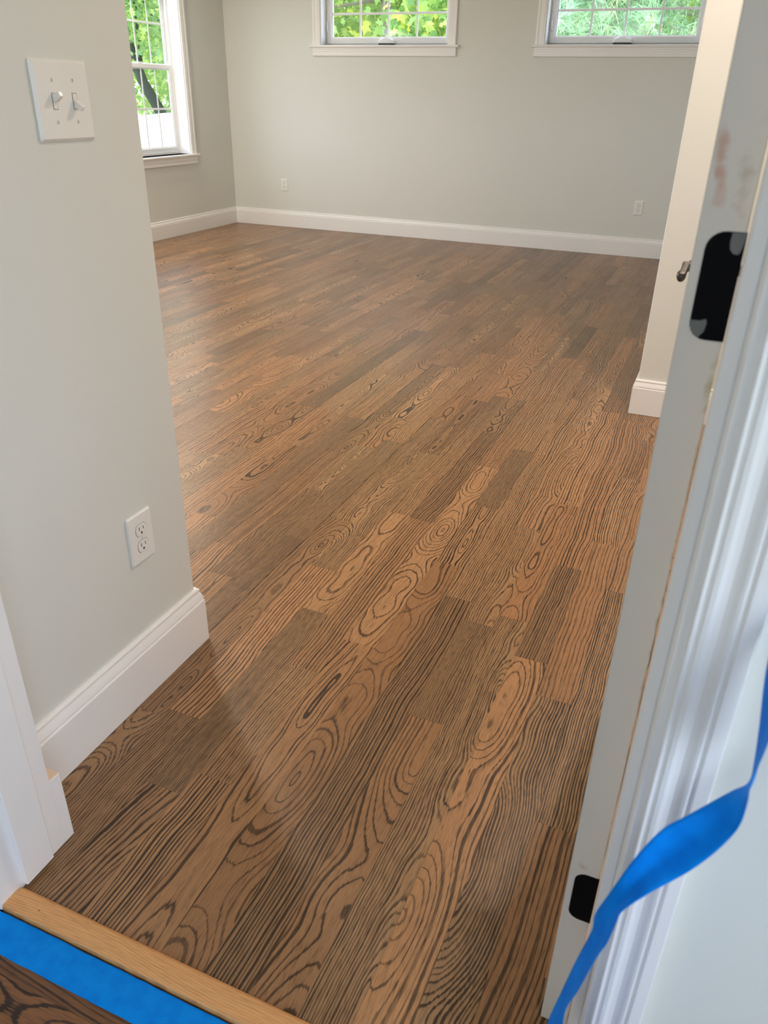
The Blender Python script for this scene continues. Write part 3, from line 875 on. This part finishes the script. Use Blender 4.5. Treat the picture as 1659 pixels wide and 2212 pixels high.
# ------------------------------------------------------------------ outlets and switches
def outlet(name, C, U, N, label, w=0.0765, h=0.1185):
    """C = plate centre on the wall, U = horizontal axis, N = into the room"""
    C, U, N = Vector(C), Vector(U), Vector(N)
    Z = Vector((0, 0, 1))
    root = tag(empty(name, C - Z * h / 2), label, 'outlet', 'white wall outlets')
    plate_prism('cover_plate', rrect(w, h, 0.004, 3), C, U, Z, N, 0.0004, 0.0062, 'plastic', root, 0.004)
    for s in (1, -1):
        cz = C + Z * (s * 0.0195)
        r, fl = 0.0172, 0.0135
        pts = []
        for k in range(28):
            a = 2 * math.pi * k / 28
            pts.append((r * math.cos(a), max(-fl, min(fl, r * math.sin(a)))))
        gap = plate_prism('socket_gap', [(a * 1.045, b * 1.055) for a, b in pts], cz, U, Z, N, 0.0050, 0.00635, 'slot', root)
        fc = plate_prism('socket_face', pts, cz, U, Z, N, 0.0052, 0.0074, 'plastic', root, 0.0006)
        for (a, b, ww, hh) in ((-0.0063, 0.0035, 0.0020, 0.0085), (0.0063, 0.0035, 0.0020, 0.0070)):
            plate_prism('blade_slot', [(a - ww / 2, b - hh / 2), (a + ww / 2, b - hh / 2), (a + ww / 2, b + hh / 2), (a - ww / 2, b + hh / 2)], cz, U, Z, N, 0.0060, 0.00755, 'slot', fc)
        gp = [(0.0026 * math.cos(math.pi * k / 6), -0.0068 + max(-0.0012, 0) + 0.0026 * math.sin(math.pi * k / 6)) for k in range(7)] + [(-0.0026, -0.0092), (0.0026, -0.0092)]
        plate_prism('ground_hole', gp, cz, U, Z, N, 0.0060, 0.00755, 'slot', fc)
    sc = [(0.0030 * math.cos(2 * math.pi * k / 12), 0.0030 * math.sin(2 * math.pi * k / 12)) for k in range(12)]
    s_ = plate_prism('screw', sc, C, U, Z, N, 0.0060, 0.0070, 'plastic', root, 0.0004)
    plate_prism('screw_slot', [(-0.0005, -0.0026), (0.0005, -0.0026), (0.0005, 0.0026), (-0.0005, 0.0026)], C, U, Z, N, 0.0068, 0.00715, 'mid_grey', s_)
    return root
outlet('wall_outlet', (X_S, 1.1420, 0.394), (0, 1, 0), (1, 0, 0), 'white duplex outlet on the near wall above its tall baseboard, below the switches')
outlet('wall_outlet', (-4.333, Y_B, 0.409), (1, 0, 0), (0, -1, 0), 'small white outlet on the back wall near the far corner')
outlet('wall_outlet', (-0.773, Y_B, 0.4125), (1, 0, 0), (0, -1, 0), 'small white outlet on the back wall next to the wall end')

def switch_plate():
    C = Vector((X_S, 1.1140, 1.2310)); U = Vector((0, 1, 0)); N = Vector((1, 0, 0)); Z = Vector((0, 0, 1))
    w, h = 0.1245, 0.1180
    root = tag(empty('light_switch', C - Z * h / 2), 'white double toggle switch plate on the near wall, one toggle up and one down', 'light switch')
    plate_prism('cover_plate', rrect(w, h, 0.003, 3), C, U, Z, N, 0.0004, 0.0068, 'plastic', root, 0.0055)
    for s, up in ((-1, 1), (1, -1)):
        c0 = C + U * (s * 0.0228)
        op = plate_prism('toggle_opening', [(-0.0052, -0.0120), (0.0052, -0.0120), (0.0052, 0.0120), (-0.0052, 0.0120)], c0, U, Z, N, 0.0060, 0.0072, 'mid_grey', root)
        plate_prism('toggle_well', [(-0.0044, -0.0112), (0.0044, -0.0112), (0.0044, 0.0112), (-0.0044, 0.0112)], c0, U, Z, N, 0.0064, 0.0075, 'plastic', op)
        # toggle: tapered lever tilted up or down
        bm = bmesh.new()
        base = c0 + N * 0.0070 + Z * (0.0035 * up)
        tip = c0 + N * 0.0215 + Z * (0.0105 * up)
        d = (tip - base).normalized(); e = U; g = d.cross(e)
        rings = []
        for t, a, b in ((0, 0.0042, 0.0058), (0.6, 0.0040, 0.0048), (0.92, 0.0036, 0.0040), (1.0, 0.0026, 0.0028)):
            p = base.lerp(tip, t)
            rings.append([bm.verts.new(p + e * a * sx + g * b * sy) for sx, sy in ((-1, -1), (1, -1), (1, 1), (-1, 1))])
        for i in range(3):
            for k in range(4): bm.faces.new([rings[i][k], rings[i][(k + 1) % 4], rings[i + 1][(k + 1) % 4], rings[i + 1][k]])
        bm.faces.new(rings[0][::-1]); bm.faces.new(rings[-1])
        bm_obj('toggle', bm, 'plastic', root)
        for sz in (1, -1):
            cc = c0 + Z * (sz * 0.0302)
            sw = plate_prism('screw', [(0.0030 * math.cos(2 * math.pi * k / 12), 0.0030 * math.sin(2 * math.pi * k / 12)) for k in range(12)], cc, U, Z, N, 0.0066, 0.0077, 'plastic', root, 0.0005)
            plate_prism('screw_slot', [(-0.0005, -0.0026), (0.0005, -0.0026), (0.0005, 0.0026), (-0.0005, 0.0026)], cc, U, Z, N, 0.0074, 0.0079, 'mid_grey', sw)
switch_plate()

# ------------------------------------------------------------------ blue tape
def floor_tape():
    # strip stuck flat along the threshold's hall edge, slightly wavy
    n = 60; v = []; f = []
    rr = random.Random(4)
    for i in range(n + 1):
        x = -0.93 + (1.0 * i / n)
        w1 = 0.5335 + rr.uniform(-0.0006, 0.0006); w0 = 0.4755 + rr.uniform(-0.0006, 0.0006)
        zz = 0.0012 + rr.uniform(0, 0.0004)
        v += [(x, w0, 0.0007), (x, (w0 + w1) / 2, zz), (x, w1, 0.0010 + rr.uniform(0, 0.0005)), (x, w1, 0.0003), (x, w0, 0.0003)]
        if i:
            a, b = (i - 1) * 5, i * 5
            for k in range(5): f.append([a + k, b + k, b + (k + 1) % 5, a + (k + 1) % 5])
    f.append([0, 1, 2, 3, 4]); f.append([n * 5 + k for k in (4, 3, 2, 1, 0)])
    bm = bmesh.new(); bv = [bm.verts.new(p) for p in v]
    for q in f: bm.faces.new([bv[k] for k in q])
    o = bm_obj('painters_tape', bm, 'tape')
    tag(o, 'blue painters tape strip stuck flat on the hall floor along the pale threshold', 'tape')
floor_tape()

def ray_pt(px, py, y):
    d = CR * ((px - 829.5) / 1674.94) - CU * ((py - 1106) / 1674.94) + CF
    return Vector((0, 0, CAM_H)) + d * (y / d.y)

def hanging_tape():
    # stations: edge A, edge B (positions in the room), twisting as it hangs in front of the door casing
    raw = [((1712, 1220), 0.528, (1775, 1262), 0.530), ((1690, 1320), 0.520, (1740, 1350), 0.500),
           ((1657, 1440), 0.506, (1690, 1470), 0.480), ((1642, 1560), 0.496, (1664, 1590), 0.458), ((1630, 1645), 0.488, (1640, 1652), 0.444),
           ((1618, 1690), 0.478, (1622, 1694), 0.434), ((1584, 1708), 0.472, (1614, 1738), 0.440),
           ((1538, 1732), 0.466, (1594, 1790), 0.445), ((1479, 1764), 0.462, (1549, 1838), 0.448), ((1437, 1786), 0.461, (1498, 1877), 0.450),
           ((1403, 1817), 0.460, (1457, 1901), 0.452), ((1363, 1864), 0.461, (1403, 1930), 0.450), ((1316, 1931), 0.466, (1345, 1968), 0.446),
           ((1286, 1975), 0.472, (1330, 1996), 0.442), ((1279, 2010), 0.474, (1312, 2036), 0.442), ((1246, 2073), 0.476, (1287, 2072), 0.442),
           ((1211, 2147), 0.478, (1250, 2138), 0.440), ((1182, 2213), 0.480, (1218, 2195), 0.440), ((1165, 2290), 0.482, (1216, 2290), 0.444), ((1170, 2360), 0.482, (1222, 2372), 0.446)]
    A = [ray_pt(*a, ya) for a, ya, b, yb in raw]; B = [ray_pt(*b, yb) for a, ya, b, yb in raw]
    def cr(P, t):
        i = min(int(t), len(P) - 2); u = t - i
        p0, p1, p2, p3 = P[max(i - 1, 0)], P[i], P[i + 1], P[min(i + 2, len(P) - 1)]
        return 0.5 * ((2 * p1) + (p2 - p0) * u + (2 * p0 - 5 * p1 + 4 * p2 - p3) * u * u + (3 * p1 - p0 - 3 * p2 + p3) * u ** 3)
    NS, NC = 110, 8
    v = []; f = []
    for s in range(NS + 1):
        t = (len(A) - 1) * s / NS
        a, b = cr(A, t), cr(B, t)
        tan = cr(A, min(t + 0.05, len(A) - 1)) - cr(A, max(t - 0.05, 0))
        nr = (b - a).cross(tan)
        nr = nr.normalized() if nr.length > 1e-9 else Vector((0, -1, 0))
        crease = 0.0060 * math.exp(-((t - 10) / 3.2) ** 2) + 0.0015
        for c in range(NC + 1):
            u = c / NC
            off = crease * (1 - abs(2 * u - 1.05) ** 0.8)
            v.append(a.lerp(b, u) + nr * off)
        if s:
            for c in range(NC):
                i0 = (s - 1) * (NC + 1) + c; i1 = s * (NC + 1) + c
                f.append([i0, i0 + 1, i1 + 1, i1])
    o = mesh_obj('painters_tape', v, f, 'tape', smooth=True)
    md = o.modifiers.new('thickness', 'SOLIDIFY'); md.thickness = 0.0003
    tag(o, 'twisted loose ribbon of blue painters tape hanging in front of the door casing', 'tape')
hanging_tape()

# ------------------------------------------------------------------ passage ceiling lamp and added room fill lights
def recessed(x, y, watts, col, label):
    root = tag(empty('recessed_or_fill_light', (x, y, H - 0.012)), label, 'ceiling light', 'recessed ceiling lights')
    ring = []
    bm = bmesh.new()
    prof = [(0.062, -0.001), (0.085, -0.002), (0.088, -0.0005), (0.088, 0.0), (0.062, 0.0)]
    k = 28
    rs = [[bm.verts.new((x + r * math.cos(2 * math.pi * i / k), y + r * math.sin(2 * math.pi * i / k), H + z - 0.0005)) for r, z in prof] for i in range(k)]
    for i in range(k):
        for j in range(len(prof)):
            bm.faces.new([rs[i][j], rs[(i + 1) % k][j], rs[(i + 1) % k][(j + 1) % len(prof)], rs[i][(j + 1) % len(prof)]])
    bm_obj('trim_ring', bm, 'ceiling', root, True)
    m, n, l, b = new_mat('lamp_lens')
    b.inputs['Emission Color'].default_value = (*col, 1); b.inputs['Emission Strength'].default_value = 4.0
    plate_prism('lens', [(0.061 * math.cos(2 * math.pi * i / k), 0.061 * math.sin(2 * math.pi * i / k)) for i in range(k)], (x, y, H - 0.0008), (1, 0, 0), (0, 1, 0), (0, 0, -1), 0, 0.0006, m, root)
    ld = bpy.data.lights.new('lamp_glow', 'AREA'); ld.shape = 'DISK'; ld.size = 0.12; ld.energy = watts; ld.color = col
    lo = bpy.data.objects.new('lamp_glow', ld); COL.objects.link(lo)
    place(lo, root, (x, y, H - 0.003))
for (x, y, nm) in ((-4.2, 2.3, 'near corner'), (-3.2, 2.3, 'second from the near corner'), (-2.2, 2.3, 'beside the passage'), (-4.3, 4.4, 'near the tall window'), (-4.65, 5.65, 'closest to the tall window')):
    recessed(x, y, ROOM_FILL_W, (1.0, 0.90, 0.77), 'unseen fill light added in the ceiling over the room, ' + nm)  # out-of-view fill, added to brighten the room
recessed(0.15, 2.75, PASSAGE_LAMP_W, (1.0, 0.81, 0.68), 'round recessed ceiling light over the passage')

# ------------------------------------------------------------------ outdoors
yard = mesh_obj('ground', [(-70, -30, -0.45), (40, -30, -0.45), (40, 70, -0.45), (-70, 70, -0.45)], [[0, 1, 2, 3]], 'yard')
tag(yard, kind='structure')

def mound():
    # pale heap of excavated soil outside the left window
    n = 44; v = []; f = []
    rr = random.Random(5)
    ph = [(rr.uniform(0.6, 2.6), rr.uniform(0.6, 2.6), rr.uniform(0, 6.3), rr.uniform(0.01, 0.05)) for _ in range(14)]
    for i in range(n + 1):
        for j in range(n + 1):
            x = -13.2 + 6.6 * i / n; y = 8.2 + 8.2 * j / n
            e = math.hypot((x + 9.9) / 3.2, (y - 12.4) / 4.0)
            hgt = max(0.0, 1 - e ** 2) ** 0.8
            z = 1.27 * hgt + sum(a * math.sin(p * x + q * y + o) for p, q, o, a in ph) * min(1, hgt * 2)
            v.append((x, y, -0.47 + max(0, z)))
    for i in range(n):
        for j in range(n): f.append([i * (n + 1) + j, (i + 1) * (n + 1) + j, (i + 1) * (n + 1) + j + 1, i * (n + 1) + j + 1])
    o = mesh_obj('soil_mound', v, f, 'mound', smooth=True)
    tag(o, 'pale mound of soil outside the tall left window', 'mound')
mound()

LEAF = np.array([(0, 0, 0), (0.32, 0.16, 0.02), (0.20, 0.34, 0.03), (0.50, 0.62, 0.0), (0.20, 0.62, 0.04), (0.0, 1.0, -0.04), (-0.20, 0.62, 0.04), (-0.50, 0.62, 0.0), (-0.20, 0.34, 0.03), (-0.32, 0.16, 0.02)])
LEAF_F = [(0, 1, 2), (2, 3, 4), (0, 2, 4), (0, 4, 6), (4, 5, 6), (0, 6, 8), (8, 6, 7), (0, 8, 9)]
def rot_mats(n, droop):
    az = RNG.uniform(0, 2 * np.pi, n); pt = RNG.normal(-droop, 0.5, n); rl = RNG.normal(0, 0.6, n)
    ca, sa, cp, sp_, cr_, sr = np.cos(az), np.sin(az), np.cos(pt), np.sin(pt), np.cos(rl), np.sin(rl)
    Rz = np.zeros((n, 3, 3)); Rz[:, 0, 0] = ca; Rz[:, 0, 1] = -sa; Rz[:, 1, 0] = sa; Rz[:, 1, 1] = ca; Rz[:, 2, 2] = 1
    Rx = np.zeros((n, 3, 3)); Rx[:, 0, 0] = 1; Rx[:, 1, 1] = cp; Rx[:, 1, 2] = -sp_; Rx[:, 2, 1] = sp_; Rx[:, 2, 2] = cp
    Ry = np.zeros((n, 3, 3)); Ry[:, 1, 1] = 1; Ry[:, 0, 0] = cr_; Ry[:, 0, 2] = sr; Ry[:, 2, 0] = -sr; Ry[:, 2, 2] = cr_
    return Rz @ Rx @ Ry
def scatter(name, pts, size, proto, pf, mat, parent, droop=0.5, tone=None):
    n = len(pts)
    Rm = rot_mats(n, droop)
    s = RNG.uniform(0.65, 1.25, n) * size
    V = np.einsum('nij,kj->nki', Rm, proto) * s[:, None, None] + pts[:, None, :]
    k = len(proto)
    F = (np.array(pf)[None] + (np.arange(n) * k)[:, None, None]).reshape(-1, 3)
    org = np.array(WLOC[parent.name]) if parent is not None else np.zeros(3)
    me = bpy.data.meshes.new(name)
    me.vertices.add(n * k); me.vertices.foreach_set('co', (V.reshape(-1, 3) - org).astype(np.float32).ravel())
    me.loops.add(len(F) * 3); me.loops.foreach_set('vertex_index', F.ravel().astype(np.int32))
    me.polygons.add(len(F)); me.polygons.foreach_set('loop_start', np.arange(0, len(F) * 3, 3, dtype=np.int32))
    me.update(calc_edges=True)
    t = np.clip(RNG.beta(1.6, 2.2, n) if tone is None else tone, 0, 1)
    a = me.attributes.new('tone', 'FLOAT', 'POINT'); a.data.foreach_set('value', np.repeat(t, k).astype(np.float32))
    me.materials.append(M[mat])
    o = bpy.data.objects.new(name, me); COL.objects.link(o)
    place(o, parent, org)
    o['kind'] = 'stuff'
    return o

def broadleaf(name, base, trunk, r0, blobs, nleaf, size, leafmat, bark, label, group, seed):
    rr = random.Random(seed)
    root = tag(empty(name, base), label, 'tree', group)
    bm = bmesh.new(); tube(bm, trunk, [r0 * (1 - 0.55 * i / (len(trunk) - 1)) for i in range(len(trunk))], 10)
    bm_obj('trunk', bm, bark, root, True)
    tot = sum(b[3] * b[4] * b[5] for b in blobs)
    pts = []
    for (x, y, z, rx, ry, rz) in blobs:
        # a branch from the trunk into each leaf mass
        k = rr.randint(len(trunk) // 2, len(trunk) - 1)
        t0 = Vector(trunk[k]); e = Vector((x, y, z))
        bm = bmesh.new(); mid = t0.lerp(e, 0.5) + Vector((rr.uniform(-.2, .2), rr.uniform(-.2, .2), rr.uniform(0, .35)))
        tube(bm, [t0, mid, e], [r0 * 0.32, r0 * 0.2, r0 * 0.07], 6)
        bm_obj('branch', bm, bark, root, True)
        n = max(40, int(nleaf * rx * ry * rz / tot))
        # leaves gather on twigs
        nt = max(6, n // 14)
        c = RNG.normal(size=(nt, 3)); c /= np.linalg.norm(c, axis=1)[:, None]
        c *= RNG.uniform(0.25, 1.0, nt)[:, None] ** 0.5
        c = c * np.array([rx, ry, rz]) + np.array([x, y, z])
        w = RNG.integers(0, nt, n)
        pts.append(c[w] + RNG.normal(size=(n, 3)) * np.array([0.16, 0.16, 0.11]) * (size / 0.12))
    pts = np.concatenate(pts)
    scatter('leaves', pts, size, LEAF, LEAF_F, leafmat, root, 0.6)
    return root

NEED = []
NEED_F = []
for i in range(16):
    a = 2 * math.pi * i / 16 * 2.4; e = math.radians(20 + 55 * ((i * 7) % 16) / 16)
    d = np.array([math.cos(a) * math.sin(e), math.cos(e), math.sin(a) * math.sin(e)])
    side = np.cross(d, [0.3, 0.2, 0.9]); side /= np.linalg.norm(side)
    b0 = len(NEED)
    NEED += [side * 0.022, -side * 0.022, d]
    NEED_F.append((b0, b0 + 1, b0 + 2))
NEED = np.array(NEED)

def pine(name, base, h, r0, reach, z_lo, nclump, label, group, seed):
    rr = random.Random(seed)
    root = tag(empty(name, base), label, 'tree', group)
    bx, by, bz = base
    bm = bmesh.new(); tube(bm, [(bx, by, bz), (bx + 0.05, by, bz + h * 0.4), (bx - 0.03, by + 0.03, bz + h * 0.75), (bx, by, bz + h)], [r0, r0 * 0.8, r0 * 0.5, r0 * 0.1], 10)
    bm_obj('trunk', bm, 'bark_grey', root, True)
    pts = []
    z = z_lo
    nb = 0
    while z < bz + h - 0.3:
        L = reach * (1 - 0.75 * (z - z_lo) / (h + bz - z_lo)) * rr.uniform(0.8, 1.1)
        for q in range(5):
            a = rr.uniform(0, 6.28)
            p0 = Vector((bx, by, z)); p1 = p0 + Vector((math.cos(a) * L * 0.55, math.sin(a) * L * 0.55, L * 0.10)); p2 = p0 + Vector((math.cos(a) * L, math.sin(a) * L, L * rr.uniform(-0.05, 0.15)))
            bm = bmesh.new(); tube(bm, [p0, p1, p2], [r0 * 0.22, r0 * 0.13, r0 * 0.04], 6)
            bm_obj('branch', bm, 'bark_grey', root, True)
            for k in range(nclump):
                t = rr.uniform(0.22, 1.0); p = p0.lerp(p1, t * 2) if t < 0.5 else p1.lerp(p2, t * 2 - 1)
                sp_ = 0.42 * L * (1.1 - t) + 0.10
                pts.append((p.x + rr.gauss(0, sp_ * 0.55), p.y + rr.gauss(0, sp_ * 0.55), p.z + rr.gauss(0, 0.12)))
            nb += 1
        z += rr.uniform(0.32, 0.5)
    scatter('needles', np.array(pts), 0.25, NEED, NEED_F, 'needle', root, 0.2)
    return root

G = 'trees outside the windows'
# maple seen through the awning window nearer the corner
broadleaf('maple_tree', (-5.75, 13.6, -0.45), [(-5.75, 13.6, -0.45), (-5.72, 13.6, 1.2), (-5.78, 13.62, 2.6), (-5.85, 13.6, 4.4), (-5.7, 13.5, 6.5)], 0.12,
          [(-6.75, 12.2, 2.3, 0.75, 0.8, 0.8), (-4.55, 12.2, 2.4, 0.65, 0.8, 0.7), (-5.8, 12.4, 3.7, 1.6, 1.2, 0.7), (-4.3, 12.9, 2.2, 0.7, 0.8, 0.9), (-7.4, 13.3, 2.6, 0.9, 1.0, 1.2), (-5.6, 14.8, 3.6, 2.0, 1.2, 1.4), (-5.3, 12.2, 1.45, 0.9, 0.6, 0.35)],
          9500, 0.17, 'maple_leaf', 'bark_grey', 'maple with yellow-green leaves and pale trunk behind the corner-side awning window', G, 1)
# leaning tree seen through the tall left window
broadleaf('leaning_tree', (-12.6, 17.6, -0.45), [(-12.6, 17.6, -0.45), (-12.4, 16.7, 0.2), (-12.2, 15.95, 0.85), (-12.1, 15.35, 1.4), (-12.0, 14.9, 2.1), (-12.0, 14.6, 3.2), (-12.0, 14.7, 5.0)], 0.15,
          [(-12.0, 14.4, 2.5, 1.2, 1.3, 0.7), (-11.4, 16.0, 2.2, 0.9, 1.0, 0.7), (-11.6, 13.2, 2.2, 1.0, 0.9, 1.1), (-12.4, 17.4, 2.2, 1.1, 1.0, 1.1), (-12.0, 15.0, 4.0, 2.0, 2.2, 1.2), (-11.4, 15.0, 3.0, 1.2, 1.7, 0.6), (-13.6, 15.3, 1.4, 0.7, 1.6, 0.7)],
          9000, 0.13, 'green_leaf', 'bark_dark', 'dark leaning tree with green leaves behind the tall left window', G, 2)
# pines seen through the other awning window
pine('pine_tree', (-2.35, 13.0, -0.45), 8.0, 0.10, 2.0, 0.9, 75, 'pine with soft green needles behind the awning window beside the wall end', G, 3)
pine('pine_tree', (-0.9, 15.2, -0.45), 9.0, 0.12, 2.3, 1.0, 60, 'taller pine standing behind the nearer pine', G, 4)
# the wood behind
for i, (x, y, mt, nm) in enumerate(((-13.5, 29, 'green_leaf', 'leftmost'), (-9.3, 28, 'maple_leaf', 'second'), (-5.2, 29, 'green_leaf', 'third'), (-1.2, 28, 'green_leaf', 'rightmost'), (-27.5, 31, 'green_leaf', 'outermost'), (-22.0, 30, 'maple_leaf', 'broadest'))):
    broadleaf('woodland_tree', (x, y, -0.45), [(x, y, -0.45), (x + 0.1, y, 2.0), (x - 0.1, y, 4.5), (x, y, 8)], 0.18,
              [(x - 1.3, y, 2.2, 1.6, 1.2, 2.2), (x + 1.3, y, 2.4, 1.6, 1.2, 2.2), (x, y, 6.0, 2.6, 1.8, 2.6)], 6500, 0.22, mt, 'bark_grey',
              nm + ' of the tall trees closing the back of the wood', 'tall trees at the back of the wood', 60 + i)
for i, (x, y, mt, nm) in enumerate(((-11.5, 19.5, 'green_leaf', 'first'), (-8.2, 18.5, 'maple_leaf', 'second'), (-5.2, 20.0, 'green_leaf', 'third'), (-2.6, 19.0, 'maple_leaf', 'fourth'), (0.2, 20.0, 'maple_leaf', 'fifth'))):
    broadleaf('woodland_tree', (x, y, -0.45), [(x, y, -0.45), (x + 0.1, y, 1.6), (x - 0.1, y, 3.5), (x, y, 6)], 0.13,
              [(x - 1.0, y - 0.5, 2.2, 1.2, 1.0, 1.5), (x + 1.0, y - 0.5, 2.4, 1.2, 1.0, 1.5), (x, y, 4.4, 2.0, 1.6, 1.6), (x, y - 1, 3.0, 1.4, 0.8, 0.9)], 7000, 0.17, mt, 'bark_grey',
              nm + ' tree from the left in the wood beyond the windows', 'wood behind the nearer trees', 20 + i)
for i, (x, y, mt, nm) in enumerate(((-17.0, 19.5, 'maple_leaf', 'left'), (-14.6, 22.0, 'maple_leaf', 'middle'), (-20.0, 24.5, 'green_leaf', 'far'))):
    broadleaf('woodland_tree', (x, y, -0.45), [(x, y, -0.45), (x + 0.1, y, 1.6), (x - 0.1, y, 3.5), (x, y, 6)], 0.13,
              [(x - 1.0, y - 0.5, 2.0, 1.4, 1.4, 1.5), (x + 1.0, y + 1.2, 2.2, 1.4, 1.4, 1.5), (x, y, 4.4, 2.2, 2.2, 1.6), (x, y - 1.8, 2.6, 1.6, 1.2, 1.3)], 7000, 0.17, mt, 'bark_grey',
              nm + ' tree of the three standing beyond the soil mound', 'trees beyond the mound', 40 + i)
